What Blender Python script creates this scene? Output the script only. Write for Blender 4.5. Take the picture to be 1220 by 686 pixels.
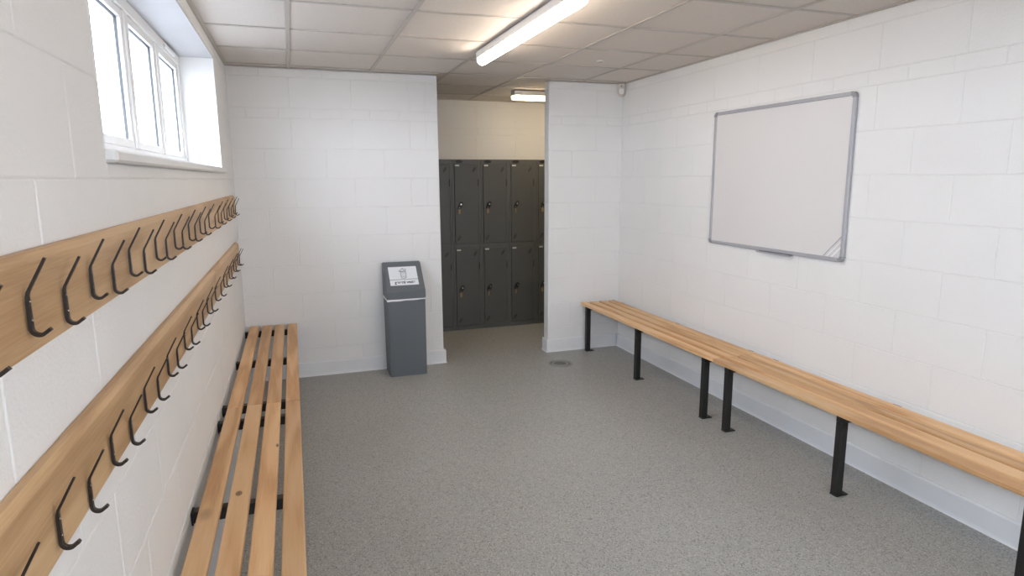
import bpy, bmesh, math, random
from mathutils import Vector, Matrix
random.seed(4)
S = bpy.context.scene
C = S.collection
for o in list(bpy.data.objects): bpy.data.objects.remove(o)

# ---------------------------------------------------------------- camera
F_PX, YAW, PITCH, ROLL = 750.93, .3312, .1727, -.0060
fw = Vector((math.sin(YAW)*math.cos(PITCH), math.cos(YAW)*math.cos(PITCH), -math.sin(PITCH)))
rt = Vector((math.cos(YAW), -math.sin(YAW), 0)); up = rt.cross(fw)
r2 = math.cos(ROLL)*rt + math.sin(ROLL)*up
u2 = -math.sin(ROLL)*rt + math.cos(ROLL)*up
cd = bpy.data.cameras.new('camera'); cam = bpy.data.objects.new('camera', cd); C.objects.link(cam)
cd.sensor_fit = 'HORIZONTAL'; cd.sensor_width = 36; cd.lens = F_PX*36/1220; cd.clip_start = .02
cam.matrix_world = Matrix(((r2.x, u2.x, -fw.x, .3893), (r2.y, u2.y, -fw.y, -5.1922), (r2.z, u2.z, -fw.z, 1.5725), (0, 0, 0, 1)))
S.camera = cam
# ---------------------------------------------------------------- world, exposure
wd = bpy.data.worlds.new('overcast_sky'); S.world = wd; wd.use_nodes = True
bg = wd.node_tree.nodes['Background']; bg.inputs[0].default_value = (.785, .875, 1, 1); bg.inputs[1].default_value = 9.0
S.view_settings.view_transform = 'Standard'; S.view_settings.look = 'None'
S.view_settings.gamma = 1; S.view_settings.use_curve_mapping = False
S.view_settings.exposure = 1.13
LAMP = 13.0

# ---------------------------------------------------------------- room numbers (metres)
XL, XR, H = -.02, 3.234, 2.39
D1, D2, PT = 1.544, 2.522, .10          # opening in the back wall, partition thickness
YA, AX0, AX1 = 1.54, .9, 4.2            # locker room behind it
YF = -6.6                               # wall behind the camera
WY0, WY1, WZ0, WZ1, WX = -.79, -3.46, 1.645, 2.31, -.205   # window recess

VY0, VY1 = -4.35, -6.35                 # unseen window added beside the camera for more daylight
UX0, UX1, UZ0 = .25, 2.4, 1.15                      # unseen window added behind the camera to brighten the room

# ---------------------------------------------------------------- materials
def nt(name):
    m = bpy.data.materials.new(name); m.use_nodes = True
    t = m.node_tree; return m, t, t.nodes['Principled BSDF']
def lin(r, g, b):
    f = lambda c: (c/255/12.92 if c/255 <= .04045 else ((c/255+.055)/1.055)**2.4)
    return (f(r), f(g), f(b), 1)
def N(t, kind, **kw):
    n = t.nodes.new(kind)
    for k, v in kw.items():
        if k in n.inputs: n.inputs[k].default_value = v
        else: setattr(n, k, v)
    return n
def ramp(t, fac, stops):
    r = N(t, 'ShaderNodeValToRGB'); e = r.color_ramp.elements
    while len(e) < len(stops): e.new(.5)
    for q, (p, c) in zip(e, stops): q.position = p; q.color = c
    t.links.new(fac, r.inputs[0]); return r
def plain(name, col, rough=.5, metal=0, var=.06, scale=30, bump=.0, bscale=200, spec=.5):
    m, t, b = nt(name)
    g = N(t, 'ShaderNodeNewGeometry')
    n = N(t, 'ShaderNodeTexNoise', Scale=scale, Detail=3)
    t.links.new(g.outputs['Position'], n.inputs['Vector'])
    lo = tuple(c*(1-var) for c in col[:3])+(1,); hi = tuple(min(1, c*(1+var)) for c in col[:3])+(1,)
    r = ramp(t, n.outputs[0], [(.3, lo), (.7, hi)])
    t.links.new(r.outputs[0], b.inputs['Base Color'])
    b.inputs['Roughness'].default_value = rough; b.inputs['Metallic'].default_value = metal
    b.inputs['Specular IOR Level'].default_value = spec
    if bump:
        n2 = N(t, 'ShaderNodeTexNoise', Scale=bscale, Detail=4)
        t.links.new(g.outputs['Position'], n2.inputs['Vector'])
        bp = N(t, 'ShaderNodeBump', Strength=bump, Distance=.004)
        t.links.new(n2.outputs[0], bp.inputs['Height']); t.links.new(bp.outputs[0], b.inputs['Normal'])
    return m
M = {}
M['paint'] = plain('white_painted_block', lin(232, 231, 229), .75, var=.012, scale=3, bump=.55, bscale=110, spec=.3)
M['mortar'] = plain('white_painted_joint', lin(228, 227, 225), .8, var=.02, scale=5, bump=.4, bscale=150, spec=.3)
M['plaster'] = plain('white_smooth_paint', lin(234, 233, 230), .6, var=.01, scale=2, spec=.3)
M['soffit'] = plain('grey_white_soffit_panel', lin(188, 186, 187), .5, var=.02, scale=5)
M['skirt'] = plain('pale_vinyl_skirting', lin(228, 229, 230), .5, var=.02, scale=6)
M['tile'] = plain('mineral_ceiling_tile', lin(224, 216, 208), .9, var=.02, scale=60, bump=.5, bscale=260, spec=.2)
M['grid'] = plain('shaded_ceiling_grid_metal', lin(190, 182, 174), .4, var=.01)  # white grid metal; its shade is put into this darker colour
M['black'] = plain('black_powder_coat', lin(27, 25, 24), .45, var=.08, bump=.1, bscale=500)
M['hookm'] = plain('dark_steel', lin(58, 52, 48), .38, metal=.6, var=.1)
M['screw'] = plain('bright_screw', lin(190, 185, 178), .25, metal=.9)
M['upvc'] = plain('white_upvc', lin(232, 231, 229), .35, var=.01)
M['gasket'] = plain('grey_gasket', lin(70, 72, 74), .6)
M['binp'] = plain('grey_bin_plastic', lin(97, 102, 106), .5, var=.03, scale=300, bump=.15, bscale=600)
M['liner'] = plain('white_bin_liner', lin(235, 235, 235), .4, var=.02)
M['sign'] = plain('white_sign_vinyl', lin(226, 229, 233), .4, var=.005)
M['ink'] = plain('black_print', lin(45, 47, 50), .6)
M['inkl'] = plain('grey_print', lin(120, 124, 128), .6)
M['lock'] = plain('locker_grey_enamel', lin(90, 90, 87), .45, var=.03, scale=8, bump=.08, bscale=400)
M['lockd'] = plain('locker_door_grey_enamel', lin(84, 84, 81), .42, var=.03, scale=8, bump=.08, bscale=400)
M['dark'] = plain('dark_slot', lin(28, 27, 26), .6)
M['badge'] = plain('black_badge', lin(30, 29, 28), .3)
M['brass'] = plain('key_tag_tan', lin(150, 124, 86), .4, var=.1)
M['chrome'] = plain('chrome', lin(205, 205, 205), .2, metal=1)
M['plate'] = plain('white_number_plate', lin(215, 213, 206), .5)
M['wbs'] = plain('whiteboard_enamel', lin(222, 219, 217), .22, var=.006, scale=3)
M['wbf'] = plain('anodised_aluminium', lin(172, 172, 176), .4, metal=.1, var=.02)
M['wbc'] = plain('grey_corner_plastic', lin(146, 146, 148), .5)
M['stick'] = plain('pale_sticker', lin(208, 205, 208), .4)
M['pir'] = plain('ivory_plastic', lin(206, 198, 186), .45)
M['drain'] = plain('brushed_drain_cover', lin(140, 138, 132), .45, metal=.1, var=.08, scale=150)
M['drainv'] = plain('drain_vinyl_ring', lin(140, 140, 134), .45, var=.1, scale=250)
M['earth'] = plain('outside_bounce_grey', lin(100, 100, 102), .9, var=.3, scale=4)  # unseen ground, its grey chosen to keep bounced daylight neutral and low

def floor_mat():
    m, t, b = nt('speckled_grey_vinyl')
    g = N(t, 'ShaderNodeNewGeometry')
    n = N(t, 'ShaderNodeTexNoise', Scale=1.3, Detail=3); t.links.new(g.outputs['Position'], n.inputs['Vector'])
    base = ramp(t, n.outputs[0], [(.3, lin(154, 154, 150)), (.7, lin(160, 160, 156))])
    v = N(t, 'ShaderNodeTexVoronoi', Scale=230, Randomness=1); t.links.new(g.outputs['Position'], v.inputs['Vector'])
    sx = N(t, 'ShaderNodeSeparateXYZ'); t.links.new(v.outputs['Color'], sx.inputs[0])
    rd = ramp(t, sx.outputs[0], [(0, (1, 1, 1, 1)), (.13, (1, 1, 1, 1)), (.15, (0, 0, 0, 1))])
    rl = ramp(t, sx.outputs[1], [(0, (1, 1, 1, 1)), (.13, (1, 1, 1, 1)), (.15, (0, 0, 0, 1))])
    m1 = N(t, 'ShaderNodeMixRGB'); m1.inputs[2].default_value = lin(122, 120, 115)
    m2 = N(t, 'ShaderNodeMixRGB'); m2.inputs[2].default_value = lin(182, 179, 171)
    t.links.new(rd.outputs[0], m1.inputs[0]); t.links.new(base.outputs[0], m1.inputs[1])
    t.links.new(rl.outputs[0], m2.inputs[0]); t.links.new(m1.outputs[0], m2.inputs[1])
    t.links.new(m2.outputs[0], b.inputs['Base Color'])
    b.inputs['Roughness'].default_value = .42; b.inputs['Specular IOR Level'].default_value = .4
    n2 = N(t, 'ShaderNodeTexNoise', Scale=90, Detail=2); t.links.new(g.outputs['Position'], n2.inputs['Vector'])
    bp = N(t, 'ShaderNodeBump', Strength=.12, Distance=.003)
    t.links.new(n2.outputs[0], bp.inputs['Height']); t.links.new(bp.outputs[0], b.inputs['Normal'])
    return m
M['floor'] = floor_mat()

def wood_mat(name, cols, knots=(), soft=False):
    """grain runs along the object's local Y; knots are (x, y, rx, ry) in local metres"""
    m, t, b = nt(name)
    tc = N(t, 'ShaderNodeTexCoord'); oi = N(t, 'ShaderNodeObjectInfo')
    off = N(t, 'ShaderNodeVectorMath', operation='SCALE'); off.inputs[3].default_value = 37.0
    cb = N(t, 'ShaderNodeCombineXYZ')
    for i in range(3): t.links.new(oi.outputs['Random'], cb.inputs[i])
    t.links.new(cb.outputs[0], off.inputs[0])
    add = N(t, 'ShaderNodeVectorMath', operation='ADD')
    t.links.new(tc.outputs['Object'], add.inputs[0]); t.links.new(off.outputs[0], add.inputs[1])
    mp = N(t, 'ShaderNodeMapping'); mp.inputs['Scale'].default_value = (1, .10, 1)
    t.links.new(add.outputs[0], mp.inputs[0])
    warp = N(t, 'ShaderNodeTexNoise', Scale=7, Detail=2); t.links.new(mp.outputs[0], warp.inputs['Vector'])
    mul = N(t, 'ShaderNodeMath', operation='MULTIPLY'); mul.inputs[1].default_value = 26
    t.links.new(warp.outputs[0], mul.inputs[0])
    sn = N(t, 'ShaderNodeMath', operation='SINE'); t.links.new(mul.outputs[0], sn.inputs[0])
    nr = N(t, 'ShaderNodeMath', operation='MULTIPLY_ADD'); nr.inputs[1].default_value = .5; nr.inputs[2].default_value = .5
    t.links.new(sn.outputs[0], nr.inputs[0])
    mp2 = N(t, 'ShaderNodeMapping'); mp2.inputs['Scale'].default_value = (1, .03, 1)
    t.links.new(add.outputs[0], mp2.inputs[0])
    fine = N(t, 'ShaderNodeTexNoise', Scale=260, Detail=3); t.links.new(mp2.outputs[0], fine.inputs['Vector'])
    mixf = N(t, 'ShaderNodeMixRGB'); mixf.inputs[0].default_value = .5
    t.links.new(nr.outputs[0], mixf.inputs[1]); t.links.new(fine.outputs[0], mixf.inputs[2])
    r = ramp(t, mixf.outputs[0], [(.2, cols[0]), (.5, cols[1]), (.85, cols[2])])
    hs = N(t, 'ShaderNodeHueSaturation'); t.links.new(r.outputs[0], hs.inputs['Color'])
    vr = N(t, 'ShaderNodeMapRange'); vr.inputs[3].default_value = .84; vr.inputs[4].default_value = 1.08
    t.links.new(oi.outputs['Random'], vr.inputs[0]); t.links.new(vr.outputs[0], hs.inputs['Value'])
    col = hs.outputs[0]
    for kx, ky, rx, ry in knots:
        km = N(t, 'ShaderNodeMapping'); km.inputs['Location'].default_value = (-kx/rx, -ky/ry, 0); km.inputs['Scale'].default_value = (1/rx, 1/ry, 0)
        t.links.new(tc.outputs['Object'], km.inputs[0])
        ln = N(t, 'ShaderNodeVectorMath', operation='LENGTH'); t.links.new(km.outputs[0], ln.inputs[0])
        kr = ramp(t, ln.outputs['Value'], [(0, (1, 1, 1, 1)), (.4, (.7, .7, .7, 1)), (.6, (.95, .95, .95, 1)), (.75, (.3, .3, .3, 1)), (1, (0, 0, 0, 1))])
        if soft:
            for e_, v_ in zip(kr.color_ramp.elements, (.42, .34, .24, .10, 0)): e_.color = (v_, v_, v_, 1)
        mk = N(t, 'ShaderNodeMixRGB'); mk.inputs[2].default_value = lin(98, 66, 40)
        t.links.new(kr.outputs[0], mk.inputs[0]); t.links.new(col, mk.inputs[1]); col = mk.outputs[0]
    t.links.new(col, b.inputs['Base Color'])
    b.inputs['Roughness'].default_value = .45; b.inputs['Specular IOR Level'].default_value = .35
    return m
ASH = (lin(196, 150, 104), lin(217, 174, 126), lin(227, 189, 144))
M['ash'] = wood_mat('varnished_ash', ASH)
M['ashrail'] = wood_mat('varnished_ash_rail', (lin(176, 140, 100), lin(198, 163, 121), lin(210, 177, 136)))

def emit(name, col, st):
    m, t, b = nt(name)
    b.inputs['Base Color'].default_value = (.9, .9, .9, 1); b.inputs['Emission Color'].default_value = col
    b.inputs['Emission Strength'].default_value = st
    n = N(t, 'ShaderNodeTexNoise', Scale=3); r = ramp(t, n.outputs[0], [(0, (.88, .88, .88, 1)), (1, (.92, .92, .92, 1))])
    t.links.new(r.outputs[0], b.inputs['Base Color']); return m
M['tube'] = emit('glowing_diffuser', (1, .85, .70, 1), LAMP)
M['cap'] = emit('lit_end_plate', (1, .90, .78, 1), 1.2)
M['tube2'] = emit('glowing_warm_diffuser', (1, .80, .54, 1), LAMP*.62)
def frosted():
    m, t, b = nt('frosted_glass'); t.nodes.remove(b)
    out = t.nodes['Material Output']
    tr = N(t, 'ShaderNodeBsdfTransparent'); tr.inputs[0].default_value = (.95, .955, .965, 1)
    tl = N(t, 'ShaderNodeBsdfTranslucent'); tl.inputs[0].default_value = (.93, .94, .96, 1)
    gl = N(t, 'ShaderNodeBsdfGlossy'); gl.inputs['Roughness'].default_value = .25
    n = N(t, 'ShaderNodeTexNoise', Scale=420, Detail=2)
    g = N(t, 'ShaderNodeNewGeometry'); t.links.new(g.outputs['Position'], n.inputs['Vector'])
    bp = N(t, 'ShaderNodeBump', Strength=.3, Distance=.002); t.links.new(n.outputs[0], bp.inputs['Height'])
    t.links.new(bp.outputs[0], gl.inputs['Normal'])
    a = N(t, 'ShaderNodeMixShader'); a.inputs[0].default_value = .1
    t.links.new(tr.outputs[0], a.inputs[1]); t.links.new(tl.outputs[0], a.inputs[2])
    c = N(t, 'ShaderNodeMixShader'); c.inputs[0].default_value = .05
    t.links.new(a.outputs[0], c.inputs[1]); t.links.new(gl.outputs[0], c.inputs[2])
    t.links.new(c.outputs[0], out.inputs['Surface']); return m
M['frost'] = frosted()

# ---------------------------------------------------------------- mesh helpers
def bx(bm, x0, x1, y0, y1, z0, z1, bev=0, seg=1):
    x0, x1 = min(x0, x1), max(x0, x1); y0, y1 = min(y0, y1), max(y0, y1); z0, z1 = min(z0, z1), max(z0, z1)
    g = bmesh.ops.create_cube(bm, size=1)['verts']
    for v in g: v.co = Vector(((x0+x1)/2+v.co.x*(x1-x0), (y0+y1)/2+v.co.y*(y1-y0), (z0+z1)/2+v.co.z*(z1-z0)))
    if bev:
        es = list({e for v in g for e in v.link_edges})
        bmesh.ops.bevel(bm, geom=es, offset=bev, segments=seg, affect='EDGES', profile=.5)
def cyl(bm, r1, r2, h, mat=Matrix(), seg=20):
    g = bmesh.ops.create_cone(bm, cap_ends=True, segments=seg, radius1=r1, radius2=r2, depth=h)['verts']
    bmesh.ops.transform(bm, matrix=mat, verts=g)
def prism(bm, pts, d0, d1, fn):
    """polygon pts extruded between d0 and d1; fn(a,b,d) -> Vector"""
    a = [bm.verts.new(fn(p[0], p[1], d0)) for p in pts]; b = [bm.verts.new(fn(p[0], p[1], d1)) for p in pts]
    bm.faces.new(a); bm.faces.new(b[::-1])
    for i in range(len(pts)):
        j = (i+1) % len(pts); bm.faces.new((a[j], a[i], b[i], b[j]))
    bmesh.ops.recalc_face_normals(bm, faces=bm.faces[:])
def mesh(name, bm, mat, smooth=False):
    me = bpy.data.meshes.new(name); bmesh.ops.recalc_face_normals(bm, faces=bm.faces[:]); bm.to_mesh(me); bm.free()
    me.materials.append(M[mat] if isinstance(mat, str) else mat)
    if smooth:
        for p in me.polygons: p.use_smooth = True
    return me
def link(name, me, parent=None, loc=(0, 0, 0)):
    o = bpy.data.objects.new(name, me); C.objects.link(o); o.location = loc
    if parent: o.parent = parent
    return o
def obj(name, bm, mat, parent=None, loc=(0, 0, 0), smooth=False): return link(name, mesh(name, bm, mat, smooth), parent, loc)
def box(name, d, mat, parent=None, bev=0, seg=1):
    bm = bmesh.new(); bx(bm, *d, bev=bev, seg=seg); return obj(name, bm, mat, parent)
def tag(o, label, cat, group=None):
    o['label'] = label; o['category'] = cat
    if group: o['group'] = group
    return o
def struct(o, label=None, cat=None):
    o['kind'] = 'structure'
    if label: o['label'] = label
    if cat: o['category'] = cat
    return o
def thing(name, loc, label, cat, group=None):
    o = bpy.data.objects.new(name, None); C.objects.link(o); o.location = loc; o.empty_display_size = .1
    return tag(o, label, cat, group)
def kids(o): return [c for c in bpy.data.objects if c.parent == o]
def copy_tree(o, parent=None):
    c = o.copy(); C.objects.link(c); c.parent = parent
    for k in kids(o): copy_tree(k, c)
    return c

# ---------------------------------------------------------------- the room shell
bm = bmesh.new(); bx(bm, XL-.3, AX1+.1, YF-.1, YA+.1, -.1, 0)
struct(obj('floor', bm, 'floor'), 'speckled grey safety vinyl floor of the changing room', 'floor')

def wall_mesh(name, boxes, label):
    bm = bmesh.new()
    for b in boxes: bx(bm, *b)
    return struct(obj(name, bm, 'mortar'), label, 'wall')
w_left = wall_mesh('wall_left', [(XL-.3, XL, YF, YA+.1, 0, WZ0-.03), (XL-.3, XL, YF, YA+.1, WZ1, H+.1), (XL-.3, XL, WY0, YA+.1, WZ0-.03, WZ1), (XL-.3, XL, VY0, WY1, WZ0-.03, WZ1), (XL-.3, XL, YF, VY1, WZ0-.03, WZ1)], 'white painted blockwork wall with the window and coat hooks')
w_back = wall_mesh('wall_back', [(XL, D1, 0, PT, 0, H-.004), (D2, AX1, 0, PT, 0, H-.004), (XL-.3, D1, .052, PT, H-.01, H+.1), (D2, AX1, .052, PT, H-.01, H+.1)], 'white painted blockwork partition with the opening to the lockers')  # upper strips, hidden above the tiles, added to stop sky light leaking in
w_right = wall_mesh('wall_right', [(XR, XR+.1, YF, 0, 0, H+.1)], 'white painted blockwork wall behind whiteboard and long bench')
w_front = wall_mesh('wall_front', [(XL-.3, XR+.1, YF-.3, YF, 0, UZ0-.03), (XL-.3, XR+.1, YF-.3, YF, WZ1, H+.1), (XL-.3, UX0, YF-.3, YF, UZ0-.03, WZ1), (UX1, XR+.1, YF-.3, YF, UZ0-.03, WZ1)], 'white wall behind the camera')
w_alc = wall_mesh('wall_alcove', [(AX0, AX1, YA, YA+.1, 0, H+.1)], 'cream lit blockwork wall above the lockers')
w_as = wall_mesh('wall_alcove_side', [(XL-.3, AX0, PT, YA+.1, 0, H+.1), (AX1, AX1+.1, 0, YA+.1, 0, H+.1)], 'white end walls of the locker bay')  # left box widened into an unseen fill that keeps sky light out

# individual painted blocks, proud of the joints
_bc = {}
PROUD, CH, GAP = .0026, .0036, .0010
def block_mesh(w, h):
    k = (round(w, 3), round(h, 3))
    if k not in _bc:
        a, b = w/2-GAP, h/2-GAP
        vs = []
        for d, ins in ((0, 0), (PROUD*.55, CH*.25), (PROUD, CH)):
            vs += [(-a+ins, -b+ins, d), (a-ins, -b+ins, d), (a-ins, b-ins, d), (-a+ins, b-ins, d)]
        fs = [(8, 9, 10, 11)]
        for r in (0, 4):
            for i in range(4): fs.append((r+i, r+(i+1) % 4, r+4+(i+1) % 4, r+4+i))
        me = bpy.data.meshes.new('block'); me.from_pydata(vs, [], fs); me.materials.append(M['paint']); _bc[k] = me
    return _bc[k]
def blocks(wall, frame, u0, u1, courses, holes=()):
    """frame(u, z) -> (location, rotation); courses: (z0, z1, [joints])"""
    for z0, z1, js in courses:
        us = [u0]+[j for j in sorted(js) if u0+.02 < j < u1-.02]+[u1]
        for a, b in zip(us[:-1], us[1:]):
            rects = [(a, b, z0, z1)]
            for (ha, hb, hz0, hz1) in holes:
                out = []
                for (p, q, r, s) in rects:
                    if q <= ha or p >= hb or s <= hz0 or r >= hz1: out.append((p, q, r, s)); continue
                    if p < ha: out.append((p, ha, r, s))
                    if q > hb: out.append((hb, q, r, s))
                    mp, mq = max(p, ha), min(q, hb)
                    if r < hz0: out.append((mp, mq, r, hz0))
                    if s > hz1: out.append((mp, mq, hz1, s))
                rects = out
            for (p, q, r, s) in rects:
                if q-p < .012 or s-r < .012: continue
                o = link('block', block_mesh(q-p, s-r), wall)
                loc, rot = frame((p+q)/2, (r+s)/2); o.location = loc; o.rotation_euler = rot
ZC = [.0016+.225*k for k in range(9)]
COURSE = [(max(0, ZC[i]), ZC[i+1]) for i in range(8)]+[(1.8016, 2.0266), (2.0266, 2.1016), (2.1016, 2.3266), (2.3266, H-.004)]
def run(start, pitch, n): return [start+pitch*k for k in range(n)]
R90 = math.pi/2
def back_frame(u, z): return (u, 0, z), (R90, 0, 0)                        # faces -Y
def right_frame(u, z): return (XR, u, z), (R90, 0, -R90)                   # faces -X
def left_frame(u, z): return (XL, u, z), (R90, 0, R90)                     # faces +X
def alc_frame(u, z): return (u, YA, z), (R90, 0, 0)
def rev_frame(u, z): return (D2, u, z), (R90, 0, -R90)
even = [.412, .862, 1.311, 1.442]; odd = [.208, .655, 1.10]
blocks(w_back, back_frame, XL, D1, [(a, b, [.1, .33, .55, .78, 1.0, 1.23, 1.44] if i == 9 else (even if i % 2 == 0 else odd)) for i, (a, b) in enumerate(COURSE)])
blocks(w_back, back_frame, D2, XR, [(a, b, [2.64, 2.86, 3.08] if i == 9 else ([2.975] if i % 2 == 0 else [2.738, 3.19])) for i, (a, b) in enumerate(COURSE)])
blocks(w_back, rev_frame, 0, PT, [(a, b, []) for a, b in COURSE])
blocks(w_right, right_frame, -4.9, 0, [(a, b, run(-.12-.225*30, .225, 31) if i == 9 else (run(-.43-.445*12, .445, 13) if i % 2 == 0 else run(-.21-.445*12, .445, 13))) for i, (a, b) in enumerate(COURSE)])
blocks(w_left, left_frame, -4.9, 0, [(a, b, run(-.15-.225*30, .225, 31) if i == 9 else (run(-.36-.445*12, .445, 13) if i % 2 == 0 else run(-.14-.445*12, .445, 13))) for i, (a, b) in enumerate(COURSE)], holes=[(WY1, WY0, WZ0-.03, WZ1)])
blocks(w_alc, alc_frame, AX0, AX1, [(a, b, run(2.098-.226*5, .226*2, 8) if i == 9 else (run(2.30-.453*3, .453, 8) if i % 2 == 0 else run(2.07-.453*2, .453, 8))) for i, (a, b) in enumerate(COURSE) if i > 6])

# skirting with a coved foot
def skirting(name, pts, closed_ends=True):
    """pts: list of (x, y) along the wall face, room on the right-hand side of the path"""
    prof = [(0, 0), (.024, 0), (.018, .006), (.016, .018), (.016, .108), (.012, .118), (0, .118)]
    bm = bmesh.new(); rows = []
    n = len(pts)
    for i, p in enumerate(pts):
        p = Vector(p)
        ds = []
        if i > 0: ds.append((p-Vector(pts[i-1])).normalized())
        if i < n-1: ds.append((Vector(pts[i+1])-p).normalized())
        ns = [Vector((d.y, -d.x)) for d in ds]
        if len(ns) == 2:
            m = ns[0]+ns[1]; m = m/(m.dot(ns[0]))
        else: m = ns[0]
        rows.append([bm.verts.new((p.x+m.x*a, p.y+m.y*a, z)) for a, z in prof])
    for r0, r1 in zip(rows[:-1], rows[1:]):
        for k in range(len(prof)-1): bm.faces.new((r0[k], r0[k+1], r1[k+1], r1[k]))
    bm.faces.new(rows[0]); bm.faces.new(rows[-1][::-1])
    return struct(obj(name, bm, 'skirt'), None, None)
struct(skirting('baseboard_left', [(XL+.004, YF), (XL+.004, -.006), ]), 'pale vinyl skirting along the window wall', 'skirting')
struct(skirting('baseboard_back', [(XL+.022, -.004), (D1+.002, -.004), (D1+.002, PT-.002)]), 'pale vinyl skirting wrapping the partition beside the bin', 'skirting')
struct(skirting('baseboard_back_right', [(D2-.004, PT-.002), (D2-.004, -.004), (XR-.03, -.004)]), 'pale vinyl skirting wrapping the partition behind the floor drain', 'skirting')
struct(skirting('baseboard_right', [(XR-.004, -.004), (XR-.004, YF)]), 'pale vinyl skirting under the long wall bench', 'skirting')

# suspended ceiling: slab, tiles, grid bars, edge trim
bm = bmesh.new(); bx(bm, XL-.3, AX1+.1, YF-.1, YA+.1, H+.1, H+.2)
ceil = struct(obj('ceiling', bm, 'plaster'), 'suspended ceiling of off-white square tiles in a metal grid', 'ceiling')
GX = [XL]+[.42+.6*k for k in range(0, 7)]
GYr = [.5-.6*k for k in range(0, 12)]
def tiles(x0, x1, y0, y1):
    xs = [x0]+[.42+.6*k for k in range(0, 8) if x0+.03 < .42+.6*k < x1-.03]+[x1]
    ys = [y0]+sorted([1.1-.6*k for k in range(0, 14) if y0+.02 < 1.1-.6*k < y1-.02])+[y1]
    cache = {}
    for a, b in zip(xs[:-1], xs[1:]):
        for c, d in zip(ys[:-1], ys[1:]):
            k = (round(b-a, 3), round(d-c, 3))
            if k not in cache:
                bm = bmesh.new(); bx(bm, -k[0]/2+.002, k[0]/2-.002, -k[1]/2+.002, k[1]/2-.002, 0, .015); cache[k] = mesh('ceiling_tile', bm, 'tile')
            link('ceiling_tile', cache[k], ceil, ((a+b)/2, (c+d)/2, H+.005+random.uniform(0, .0012)))
    for a in xs[1:-1]:
        box('grid_bar', (a-.012, a+.012, y0, y1, H, H+.0045), 'grid', ceil, bev=.0008)
    for c in ys[1:-1]:
        for a, b in zip(xs[:-1], xs[1:]):
            box('grid_bar', (a+.012, b-.012, c-.012, c+.012, H+.001, H+.0048), 'grid', ceil)
tiles(XL, XR, YF, .05)
tiles(AX0, AX1, .05, YA)
for d in ((XL, XL+.022, YF, 0), (XL+.022, D1, -.022, 0), (D2, XR-.022, -.022, 0), (XR-.022, XR, YF, 0), (AX0, AX1, YA-.022, YA)):
    box('edge_trim', (d[0], d[1], d[2], d[3], H-.002, H+.004), 'grid', ceil)
    
# ---------------------------------------------------------------- window
def window(idx, y0, y1, n, label, place=None, zb=WZ0):
    w = bpy.data.objects.new('window_%d' % idx, None); C.objects.link(w); struct(w, label, 'window')
    w.matrix_world = place or Matrix.Translation((WX, (y0+y1)/2, WZ0))
    inv = Matrix.Translation((-WX, -(y0+y1)/2, -zb))
    def part(name, boxes, mat, parent=w, bev=.004):
        bm = bmesh.new()
        for b in boxes: bx(bm, *b, bev=bev)
        if parent is w: bmesh.ops.transform(bm, matrix=inv, verts=bm.verts)
        else: bmesh.ops.transform(bm, matrix=inv, verts=bm.verts)
        return obj(name, bm, mat, parent)
    lo, hi = min(y0, y1), max(y0, y1); zt = WZ1
    # smooth reveals
    part('reveal', [(WX-.1, XL+.002, hi-.006, hi+.004, zb, zt)], 'plaster', bev=0)
    part('reveal', [(WX-.1, XL+.002, lo-.004, lo+.006, zb, zt)], 'plaster', bev=0)
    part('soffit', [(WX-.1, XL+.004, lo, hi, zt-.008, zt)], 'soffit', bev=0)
    part('window_sill', [(WX-.02, XL+.028, lo-.002, hi+.012, zb-.03, zb)], 'upvc', bev=.006)
    lo += .006; hi -= .006; zt -= .008
    fx0, fx1 = WX-.065, WX
    pitch = (hi-lo-.10)/n
    part('frame', [(fx0, fx1, lo, hi, zb, zb+.055), (fx0, fx1, lo, hi, zt-.055, zt), (fx0, fx1, hi-.055, hi, zb+.055, zt-.055), (fx0, fx1, lo, lo+.055, zb+.055, zt-.055)], 'upvc')
    for k in range(1, n):
        c = hi-.05-pitch*k; part('mullion', [(fx0, fx1, c-.032, c+.032, zb+.055, zt-.055)], 'upvc')
    for k in range(n):
        b = hi-.05-pitch*k-(.005 if k == 0 else .032); a = hi-.05-pitch*(k+1)+(.005 if k == n-1 else .032)
        z0, z1 = zb+.055, zt-.055; s = .034
        sh = part('sash', [(fx0+.01, fx1-.008, a, b, z0, z0+s), (fx0+.01, fx1-.008, a, b, z1-s, z1), (fx0+.01, fx1-.008, b-s, b, z0+s, z1-s), (fx0+.01, fx1-.008, a, a+s, z0+s, z1-s)], 'upvc', bev=.003)
        gx = fx1-.022
        g = part('gasket', [(gx-.01, gx, a+s, b-s, z0+s, z0+s+.004), (gx-.01, gx, a+s, b-s, z1-s-.004, z1-s), (gx-.01, gx, b-s-.004, b-s, z0+s+.004, z1-s-.004), (gx-.01, gx, a+s, a+s+.004, z0+s+.004, z1-s-.004)], 'gasket', parent=sh, bev=0)
        part('pane', [(fx0+.028, fx0+.033, a+s-.004, b-s+.004, z0+s-.004, z1-s+.004)], 'frost', parent=sh, bev=0)
        if k % 2 == 0: part('trickle_vent', [(fx1, fx1+.012, (a+b)/2-.14, (a+b)/2+.14, zt-.04, zt-.018)], 'upvc')
    # portal guiding sky light through the glass
    ld = bpy.data.lights.new('window_portal', 'AREA'); ld.shape = 'RECTANGLE'; ld.size = hi-lo; ld.size_y = zt-zb; ld.cycles.is_portal = True
    lo_ = bpy.data.objects.new('window_portal', ld); C.objects.link(lo_)
    lo_.matrix_world = (place or Matrix.Translation((WX, (y0+y1)/2, WZ0))) @ inv @ Matrix(((0, 0, -1, fx0-.01), (1, 0, 0, (lo+hi)/2), (0, -1, 0, (zb+zt)/2), (0, 0, 0, 1)))
window(1, WY0, WY1, 4, 'white framed high window with four frosted panes in a deep recess')
window(2, VY0, VY1, 3, 'unseen white framed high window added beside the camera for daylight')
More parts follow.
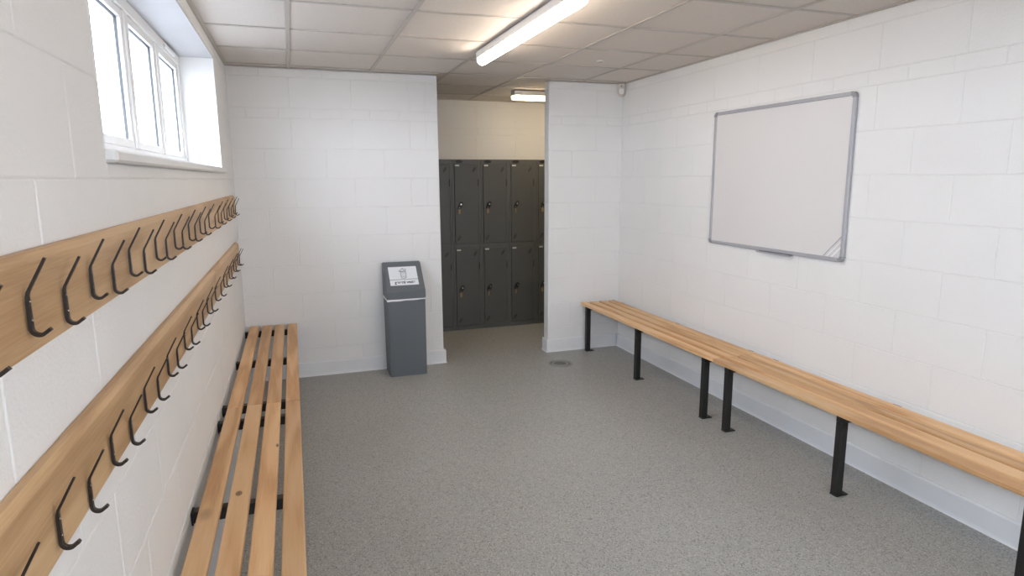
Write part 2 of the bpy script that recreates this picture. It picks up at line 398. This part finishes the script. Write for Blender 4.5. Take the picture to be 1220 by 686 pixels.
window(3, -UX1, -UX0, 4, 'unseen white framed glazing added behind the camera for daylight', Matrix.Translation(((UX0+UX1)/2, YF+WX-XL, UZ0)) @ Matrix.Rotation(R90, 4, 'Z'), UZ0)
bm = bmesh.new(); bx(bm, -40, XL-.3, -40, 40, -.25, -.2); bx(bm, XL-.3, 40, -40, YF-.3, -.25, -.2); struct(obj('ground_outside', bm, 'earth'), 'unseen ground outside the windows, grey for neutral bounce light', 'ground')

# ---------------------------------------------------------------- slatted benches
def slat_mesh(w, L, th, round_edge, mat):
    bm = bmesh.new(); bx(bm, -w/2, w/2, -L/2, L/2, 0, th, bev=round_edge, seg=2); return mesh('slat', bm, mat)
def bench(label, xs, y0, y1, bars, barx, legx, mats=None):
    """xs slat centres; bars Y positions; barx (x0,x1) of the cross bar; legx centre of the leg; wall side = far end of barx"""
    t = thing('slatted_bench', ((xs[0]+xs[-1])/2, (y0+y1)/2, 0), label, 'bench', 'wooden slatted wall benches')
    ox, oy = t.location.x, t.location.y; L = abs(y1-y0)
    sm = slat_mesh(.070, L, .025, .005, 'ash')
    for i, x in enumerate(xs):
        me = sm
        if mats and i in mats: me = sm.copy(); me.materials.clear(); me.materials.append(mats[i])
        link('slat', me, t, (x-ox, random.uniform(-.002, .002), .425))
    bx0, bx1 = min(barx), max(barx); s = 1 if abs(legx-bx0) > abs(legx-bx1) else -1   # s: direction from wall to leg
    for y in bars:
        box('crossbar', (bx0-ox, bx1-ox, y-.02-oy, y+.02-oy, .383, .4248), 'black', t, bev=.002)
        lg = box('leg', (legx-.02-ox, legx+.02-ox, y-.02-oy, y+.02-oy, .006, .383), 'black', t, bev=.003)
        f0, f1 = (legx-.02, legx+.055) if s < 0 else (legx-.055, legx+.02)
        box('foot_plate', (f0-ox, f1-ox, y-.022-oy, y+.022-oy, 0, .006), 'black', lg, bev=.001)
        wx = bx1 if s < 0 else bx0
        box('wall_bracket', (wx-(.006 if s < 0 else 0)-ox, wx+(.006 if s > 0 else 0)-ox, y-.023-oy, y+.023-oy, .378, .4248), 'black', t)
    return t
LX = [.051, .143, .2335, .326]
knot = wood_mat('varnished_ash_with_knot', ASH, [(-.004, -.032, .015, .026)])
knot2 = wood_mat('varnished_ash_with_stain', ASH, [(-.008, -.15, .030, .06)], True)
knot3 = wood_mat('varnished_ash_with_small_knot', ASH, [(.029, .37, .007, .022)])
bench('slatted wooden bench under the coat hooks, far one touching the bin wall', LX, -.022, -1.885, (-.11, -.95, -1.797), (XL+.005, .335), .312)
bench('slatted wooden bench under the coat hooks, near one with a dark knot', LX, -1.888, -3.76, (-2.02, -2.88, -3.66), (XL+.005, .335), .312, {1: knot, 0: knot2, 2: knot3})
RX = [2.855, 2.947, 3.039, 3.131]
bench('slatted wooden bench under the whiteboard, far one ending in the corner', RX, -.05, -1.985, (-.10, -.99, -1.85), (2.852, XR-.005), 2.872)
bench('slatted wooden bench along the whiteboard wall, near one cut by the frame', RX, -1.988, -3.92, (-2.085, -2.945, -3.80), (2.852, XR-.005), 2.872)

# ---------------------------------------------------------------- coat hook rails
def hook_mesh():
    # flat bar bent in the XZ plane, x = distance from the board
    path = [(.031, .052), (.0045, .002)]
    path += [(.0032, -.004), (.003, -.012), (.003, -.050)]
    for k in range(1, 9):
        a = math.pi+math.radians(14*k); path.append((.003+.0105+.0105*math.cos(a), -.052+.0105*math.sin(a)))
    path.append((.0275, -.054))
    bm = bmesh.new(); rows = []
    n = len(path)
    for i, (x, z) in enumerate(path):
        p = Vector((x, z)); a = Vector(path[max(0, i-1)]); b = Vector(path[min(n-1, i+1)])
        d = (b-a).normalized(); q = Vector((-d.y, d.x))
        hw = .0026+.0016*min(1, i/4) if i < 4 else .0042
        th = .0018+.0009*min(1, i/4)
        rows.append([bm.verts.new((p.x+q.x*s*th, t*hw, p.y+q.y*s*th)) for s, t in ((1, -1), (1, 1), (-1, 1), (-1, -1))])
    for r0, r1 in zip(rows[:-1], rows[1:]):
        for k in range(4): bm.faces.new((r0[k], r0[(k+1) % 4], r1[(k+1) % 4], r1[k]))
    bm.faces.new(rows[0]); bm.faces.new(rows[-1][::-1])
    return mesh('hook', bm, 'hookm')
HM = hook_mesh()
bm = bmesh.new()
cyl(bm, .0024, .0018, .0016, Matrix.Translation((.0058, 0, 0)) @ Matrix.Rotation(R90, 4, 'Y'), 8); SM = mesh('screw', bm, 'screw', True)
def rail(label, y0, y1, z0, z1, hooks, zh, zl):
    t = thing('coat_hook_rail', (XL+.0045, (y0+y1)/2, z0), label, 'coat rack', 'coat hook rails on the window wall')
    bm = bmesh.new(); L = abs(y1-y0); h = z1-z0
    prism(bm, [(0, 0), (.024, 0), (.024, h-.014), (.014, h), (0, h)], -L/2, L/2, lambda a, b, d: Vector((a, d, b)))
    obj('board', bm, 'ashrail', t)
    for y, hi in hooks:
        hk = link('hook', HM, t, (.0262, y-(y0+y1)/2, (zh if hi else zl)-z0))
        for dz in (-.012, -.040): link('screw', SM, hk, (0, 0, dz))
P_ = .155
HA = [(-1.69+P_*k, k % 2 == 1) for k in range(9)]
HB = [(-1.935-P_*k, k % 2 == 0) for k in range(16)]
JY = -1.805
rail('upper row coat hook board, far shorter piece nearest the corner', -.375, JY, 1.3195, 1.4656, HA, 1.410, 1.394)
rail('upper row coat hook board, near longer piece just below the window sill', JY-.002, -4.38, 1.3195, 1.4656, HB, 1.410, 1.394)
rail('lower row coat hook board, far shorter piece nearest the corner', -.375, JY, .990, 1.138, HA, 1.066, 1.046)
rail('lower row coat hook board, near longer piece above the left bench', JY-.002, -4.38, .990, 1.138, HB, 1.066, 1.046)

# ---------------------------------------------------------------- bin
def waste_bin():
    x0, x1, yb, yf = 1.043, 1.350, -.028, -.277
    t = thing('waste_bin', ((x0+x1)/2, (yb+yf)/2, 0), 'tall grey plastic bin with sloping lid and general waste sign', 'bin')
    ox, oy = t.location.x, t.location.y; hw = (x1-x0)/2; hd = (yb-yf)/2
    bm = bmesh.new()
    # body tapers very slightly to the foot
    vs = []
    for z, k in ((0, .006), (.62, .003)):
        vs.append([bm.verts.new((sx*(hw-k), sy*(hd-k), z)) for sx, sy in ((-1, -1), (1, -1), (1, 1), (-1, 1))])
    for i in range(4): bm.faces.new((vs[0][i], vs[0][(i+1) % 4], vs[1][(i+1) % 4], vs[1][i]))
    bm.faces.new(vs[0]); bm.faces.new(vs[1])
    bmesh.ops.bevel(bm, geom=[e for e in bm.edges if abs(e.verts[0].co.z-e.verts[1].co.z) > .3], offset=.008, segments=2, affect='EDGES')
    obj('body', bm, 'binp', t)
    bm = bmesh.new()
    prism(bm, [(-hd, .632), (-hd, .692), (hd-.042, .902), (hd, .902), (hd, .632)], -hw, hw, lambda a, b, d: Vector((d, a, b)))
    bmesh.ops.bevel(bm, geom=bm.edges[:], offset=.005, segments=2, affect='EDGES')
    lid = obj('lid', bm, 'binp', t)
    bm = bmesh.new(); n = 12; ring = []
    pts = [(-hw+.001, -hd+.001), (hw-.001, -hd+.001), (hw-.001, hd-.001), (-hw+.001, hd-.001)]
    loop = []
    for i in range(4):
        a, b = Vector(pts[i]), Vector(pts[(i+1) % 4])
        for k in range(n): loop.append(a.lerp(b, k/n))
    for k, q in enumerate(loop):
        dz = .0015*math.sin(k*1.3)+.004*(q.x/hw)
        ring.append((bm.verts.new((q.x, q.y, .620+dz)), bm.verts.new((q.x*1.006, q.y*1.008, .626+dz)), bm.verts.new((q.x, q.y, .633))))
    for k in range(len(ring)):
        a, b = ring[k], ring[(k+1) % len(ring)]
        bm.faces.new((a[0], b[0], b[1], a[1])); bm.faces.new((a[1], b[1], b[2], a[2]))
    o = obj('liner_edge', bm, 'liner', t); o['label'] = 'white bin liner folded over the rim'
    # sign on the slope: local u right, v up the slope, w outwards
    a = Vector((0, -hd, .692)); b = Vector((0, hd-.042, .902)); vdir = (b-a).normalized(); ud = Vector((1, 0, 0)); wdir = ud.cross(vdir)
    cen = Vector((1.193-ox, -.1675-oy, .8015)); 
    cen = a+vdir*((cen-a).dot(vdir))+Vector((cen.x, 0, 0))
    def sp(u, v, w=0): return cen+ud*u+vdir*v+wdir*w
    SW, SH = .113, .092
    bm = bmesh.new(); prism(bm, [(-SW, -SH), (SW, -SH), (SW, SH), (-SW, SH)], .0004, .0014, sp)
    sg = obj('sign', bm, 'sign', lid); sg['label'] = 'white general waste sign with a bin pictogram'
    # printed marks as flat raised ink; three levels only, so they hang on the lid
    bm = bmesh.new()
    def strip(p, q, wd):
        p, q = Vector(p), Vector(q); d = (q-p).normalized(); n_ = Vector((-d.y, d.x))*wd/2
        vs = [bm.verts.new(sp(*c, .0018)) for c in (p-n_, q-n_, q+n_, p+n_)]; bm.faces.new(vs)
    def poly(pts, wd, closed=True):
        for i in range(len(pts)-(0 if closed else 1)): strip(pts[i], pts[(i+1) % len(pts)], wd*1.15)
    strip((-SW, -.036), (SW, -.036), .005)
    obj('sign_rule', bm, 'inkl', lid)
    bm = bmesh.new()
    poly([(-.022, .045), (-.018, -.020), (-.010, -.025), (.014, -.025), (.022, -.020), (.026, .045)], .0030)
    for k in range(5):
        x = -.016+.009*k; strip((x, .040), (x*.85+.0008, -.020), .0018)
    el = lambda cx, cy, rx, ry, an, n=20: [(cx+rx*math.cos(q)*math.cos(an)-ry*math.sin(q)*math.sin(an), cy+rx*math.cos(q)*math.sin(an)+ry*math.sin(q)*math.cos(an)) for q in [2*math.pi*i/n for i in range(n)]]
    poly(el(-.001, .055, .031, .011, .28), .0034); poly(el(-.001, .060, .022, .007, .28), .0018)
    poly(el(-.001, .071, .007, .004, .28, 10), .0028); poly(el(.002, .046, .024, .006, 0), .0018)
    strip((-.022, .033), (.026, .033), .0018); strip((-.019, -.010), (.023, -.010), .0018)
    obj('sign_pictogram', bm, 'inkl', lid)
    cu = bpy.data.curves.new('sign_text', 'FONT'); cu.body = 'general waste'; cu.align_x = 'CENTER'; cu.align_y = 'CENTER'; cu.size = .037; cu.offset = .0010
    tmp = bpy.data.objects.new('tmp_text', cu); C.objects.link(tmp)
    me = bpy.data.meshes.new_from_object(tmp.evaluated_get(bpy.context.evaluated_depsgraph_get())); bpy.data.objects.remove(tmp)
    for v in me.vertices: v.co = sp(v.co.x*.80+.006, v.co.y*1.05-.063, .0018)
    me.materials.clear(); me.materials.append(M['ink']); link('sign_text', me, lid)
waste_bin()

# ---------------------------------------------------------------- lockers
def oval(bm, cx, cz, a, b, ang, y0, y1, n=20):
    pts = [(cx+a*math.cos(q)*math.cos(ang)-b*math.sin(q)*math.sin(ang), cz+a*math.cos(q)*math.sin(ang)+b*math.sin(q)*math.cos(ang)) for q in [2*math.pi*i/n for i in range(n)]]
    prism(bm, pts, y0, y1, lambda p, q, d: Vector((p, d, q)))
LW, LD, LH = .3025, .44, 1.76
def make_locker(x, label, vis):
    t = thing('locker', (x+LW/2, 1.09, 0), label, 'locker', 'grey two-door lockers behind the opening')
    w = LW/2-.0008; d = LD
    bm = bmesh.new()
    bx(bm, -w, w, .02, d, 0, LH)                                       # carcass
    for a, b in ((-w, -w+.022), (w-.022, w)): bx(bm, a, b, 0, .02, 0, LH, bev=.0015)
    for a, b in ((0, .042), (.861, .904), (1.717, LH)): bx(bm, -w+.022, w-.022, 0.0005, .02, a, b)
    obj('body', bm, 'lock', t)
    bm = bmesh.new(); oval(bm, -.075, 1.7385, .038, .0165, 0, -.003, .002); obj('badge', bm, 'badge', t)
    for z0, z1 in ((.042, .861), (.904, 1.717)):
        a, b = -w+.026, w-.024
        bm = bmesh.new(); bx(bm, a, b, -.003, .014, z0+.004, z1-.004, bev=.002)
        dr = obj('door', bm, 'lockd', t)
        cx, cz = a+.055, z0+.395
        bm = bmesh.new(); oval(bm, cx, cz, .044, .022, math.radians(62), -.012, -.003)
        bmesh.ops.bevel(bm, geom=[e for e in bm.edges if e.verts[0].co.y < -.01 and e.verts[1].co.y < -.01], offset=.003, segments=1, affect='EDGES')
        lk = obj('cam_lock', bm, 'badge', dr); lk['label'] = 'black oval cam lock'
        bm = bmesh.new()
        cyl(bm, .0095, .0085, .004, Matrix.Translation((cx+.007, -.013, cz+.012)) @ Matrix.Rotation(R90, 4, 'X'), 14)
        cyl(bm, .0045, .004, .003, Matrix.Translation((cx-.011, -.0125, cz-.022)) @ Matrix.Rotation(R90, 4, 'X'), 10)
        obj('lock_cylinder', bm, 'chrome', dr)
        kw = random.choice((.006, .011, .011)); 
        bm = bmesh.new(); bx(bm, cx-.012-kw, cx-.012+kw, -.016, -.0125, cz-.082, cz-.036, bev=.0012)
        k = obj('key', bm, 'brass', dr); k['label'] = 'tan key hanging in the lock'
        for vx, vz in ((b-.045, z1-.058), (a+.038, z0+.062)):
            bm = bmesh.new(); oval(bm, vx, vz, .031, .0135, math.radians(58), -.0036, -.001)
            bmesh.ops.bevel(bm, geom=bm.edges[:], offset=.0001, affect='EDGES')
            obj('vent', bm, M['lockv'], dr)
        bm = bmesh.new()
        for q in range(3): bx(bm, a+.010+.0145*q, a+.023+.0145*q, -.0042, -.003, z1-.024, z1-.010)
        obj('number_plate', bm, 'plate', dr)
        bm = bmesh.new(); oval(bm, b-.002, z1-.19, .042, .0045, R90, -.0036, .002, 12); obj('hinge_notch', bm, 'dark', dr)
    return t
M['lockv'] = plain('locker_vent_dark', lin(62, 60, 57), .6)
LL = ['grey locker hidden behind the partition left of the opening', 'grey locker partly hidden by the partition beside the bin, leftmost visible one', 'second grey locker from the left in the opening', 'middle grey locker of the row in the opening', 'fourth grey locker from the left, beside the cut off one', 'grey locker partly hidden by the right partition, last in the opening', 'grey locker fully hidden behind the right partition']
for k in range(7): make_locker(1.613-LW+LW*k, LL[k], 1)

# ---------------------------------------------------------------- lamps
def batten(label, loc, rotz, L, w=.078, glow='tube'):
    t = thing('fluorescent_light', loc, label, 'ceiling light', 'fluorescent ceiling lights'); t.rotation_euler = (0, 0, rotz)
    h = w/2
    bm = bmesh.new(); bx(bm, -h*1.02, h*1.02, -L/2, L/2, -.042, -.0005, bev=.003); obj('housing', bm, 'upvc', t)
    bm = bmesh.new()
    k = h*.86
    pr = [(-k, -.0415)]+[(k*math.cos(a), -.052-.032*math.sin(a)) for a in [math.pi-math.pi*i/10 for i in range(11)]]+[(k, -.0415)]
    prism(bm, pr, -L/2+.012, L/2-.012, lambda a, b, d: Vector((a, d, b)))
    o = obj('diffuser', bm, glow, t); o['label'] = 'glowing warm white diffuser'
    for s in (-1, 1):
        bm = bmesh.new(); pr2 = [(x*1.03, z*1.005) for x, z in pr]
        y0, y1 = (s*L/2, s*(L/2-.012)); prism(bm, pr2, min(y0, y1), max(y0, y1), lambda a, b, d: Vector((a, d, b))); obj('end_cap', bm, 'cap', t)
    return t
batten('long glowing fluorescent batten on the main room ceiling', (1.625, -1.78, H-.001), 0, 1.53)
batten('fluorescent batten in front of the lockers, half hidden by right partition', (3.06, .70, H-.001), R90, 1.25, .11, 'tube2')
batten('unseen fluorescent batten added behind the camera for even room light', (1.625, -4.9, H-.001), 0, 1.53)  # extra lamp out of view, added to even out the brightness

# ---------------------------------------------------------------- whiteboard
def whiteboard():
    y0, y1, z0, z1 = -1.36, -2.545, 1.105, 2.012
    yc, zc = (y0+y1)/2, (z0+z1)/2; hw, hh = abs(y1-y0)/2, (z1-z0)/2
    t = thing('whiteboard', (XR-.0045, yc, z0), 'blank whiteboard in an aluminium frame above the right bench', 'whiteboard')
    cz = zc-z0
    def lb(name, d, mat, parent=t, bev=0): return box(name, d, mat, parent, bev)
    lb('panel', (-.012, -.001, -hw+.01, hw-.01, cz-hh+.01, cz+hh-.01), 'wbs')
    e = .022; c = .03
    for s in (-1, 1):
        lb('frame_rail', (-.019, 0, -hw+c, hw-c, cz+s*hh-(e if s > 0 else 0), cz+s*hh+(e if s < 0 else 0)), 'wbf', bev=.003)
        lb('frame_rail', (-.019, 0, s*hw-(e if s > 0 else 0), s*hw+(e if s < 0 else 0), cz-hh+c, cz+hh-c), 'wbf', bev=.003)
        for q in (-1, 1):
            bm = bmesh.new()
            pts = [(0, 0), (0, e), (c, e), (c, c), (c-(c-e), c)]
            # rounded outer corner: L shaped cap
            out = [(c+.002, 0)]+[(c-.026-.000+.026*0+.026*(1-math.sin(a))-.004, .026*(1-math.cos(a))) for a in [math.pi/2*i/6 for i in range(7)]]
            arc = [(.026*(1-math.sin(a)), .026*(1-math.cos(a))) for a in [math.pi/2*i/6 for i in range(7)]]
            poly = [(c+.002, 0)]+arc+[(0, c+.002), (e, c+.002), (e, e), (c+.002, e)]
            prism(bm, poly, -.021, 0, lambda a, b, d: Vector((d, s*(hw-a), cz+q*(hh-b))))
            obj('corner_cap', bm, 'wbc', t)
    bm = bmesh.new()
    ty0, ty1 = -1.875-yc, -2.165-yc
    prism(bm, [(0, -.004), (-.032, -.010), (-.032, -.001), (-.027, -.001), (-.025, -.006), (0, 0)], min(ty0, ty1), max(ty0, ty1), lambda a, b, d: Vector((a, d, b-.002)))
    obj('pen_tray', bm, 'wbf', t)
    # clear corner sticker, bottom right seen from the room (towards the camera)
    yk, zk = -hw+e+.001, cz-hh+e+.001
    bm = bmesh.new(); prism(bm, [(0, 0), (.115, 0), (0, .115)], -.0128, -.0121, lambda a, b, d: Vector((d, yk+a, zk+b)))
    k = obj('corner_sticker', bm, 'stick', t); k['label'] = 'pale striped triangular sticker'
    bm = bmesh.new()
    for s0, s1 in ((.052, .066), (.088, .096)):
        prism(bm, [(s0, 0), (s1, 0), (0, s1), (0, s0)], -.0134, -.0129, lambda a, b, d: Vector((d, yk+a, zk+b)))
    obj('sticker_stripe', bm, 'plaster', t)
    bm = bmesh.new(); prism(bm, [(.115, 0), (.1195, 0), (0, .1195), (0, .115)], -.0134, -.0122, lambda a, b, d: Vector((d, yk+a, zk+b)))
    obj('sticker_edge', bm, 'inkl', t)
whiteboard()

# ---------------------------------------------------------------- motion sensor, ceiling sensor, drain
t = thing('motion_sensor', (XR-.034, -.034, 2.28), 'small ivory motion sensor high in the far right corner', 'sensor'); t.rotation_euler = (0, 0, -.55)
bm = bmesh.new()
pr = [(-.029, .105), (.029, .105), (.029, .02), (.022, .006), (.01, 0), (-.01, 0), (-.022, .006), (-.029, .02)]
prism(bm, pr, -.022, .014, lambda a, b, d: Vector((a, d, b))); bmesh.ops.bevel(bm, geom=bm.edges[:], offset=.004, segments=2, affect='EDGES')
obj('case', bm, 'pir', t)
bm = bmesh.new(); prism(bm, [(-.02, .062), (.02, .062), (.02, .03), (.012, .016), (-.012, .016), (-.02, .03)], -.0255, -.021, lambda a, b, d: Vector((a, d, b))); obj('lens', bm, 'plaster', t)
bm = bmesh.new(); bx(bm, -.006, .003, -.0232, -.0215, .078, .088); obj('indicator', bm, 'gasket', t)

t = thing('ceiling_detector', (2.535, -.93, H+.0046), 'small flush round detector in a ceiling tile near the right wall', 'detector')
bm = bmesh.new(); cyl(bm, .026, .032, .006, Matrix.Translation((0, 0, -.003)), 24); obj('ring', bm, 'plaster', t)
bm = bmesh.new(); cyl(bm, .014, .016, .004, Matrix.Translation((0, 0, -.008)), 16); obj('centre', bm, 'grid', t)

t = thing('floor_drain', (2.475, -.385, 0), 'round metal floor drain cover in front of the right partition', 'drain')
def ringm(r0, r1, z0, z1, n=36):
    bm = bmesh.new(); rows = []
    for i in range(n):
        a = 2*math.pi*i/n; c, s = math.cos(a), math.sin(a)
        rows.append([bm.verts.new((c*r, s*r, z)) for r, z in ((r1, z0), (r1-.002, z1), (r0+.002, z1), (r0, z0))])
    for i in range(n):
        p, q = rows[i], rows[(i+1) % n]
        for k in range(3): bm.faces.new((p[k], q[k], q[k+1], p[k+1]))
    return bm
obj('outer_ring', ringm(.085, .106, 0, .004), 'drainv', t)
obj('dark_gap', ringm(.078, .0855, 0, .0012), 'gasket', t)
obj('inner_ring', ringm(.058, .078, 0, .0035), 'drain', t)
bm = bmesh.new(); cyl(bm, .058, .056, .0024, Matrix.Translation((0, 0, .0012)), 36); obj('grate', bm, M['drain'], t)
bm = bmesh.new()
for k in range(-4, 5):
    x = k*.0115; L = math.sqrt(max(0, .05**2-x*x)); bx(bm, x-.0032, x+.0032, -L, L, .0025, .0029)
obj('slot', bm, 'gasket', t)
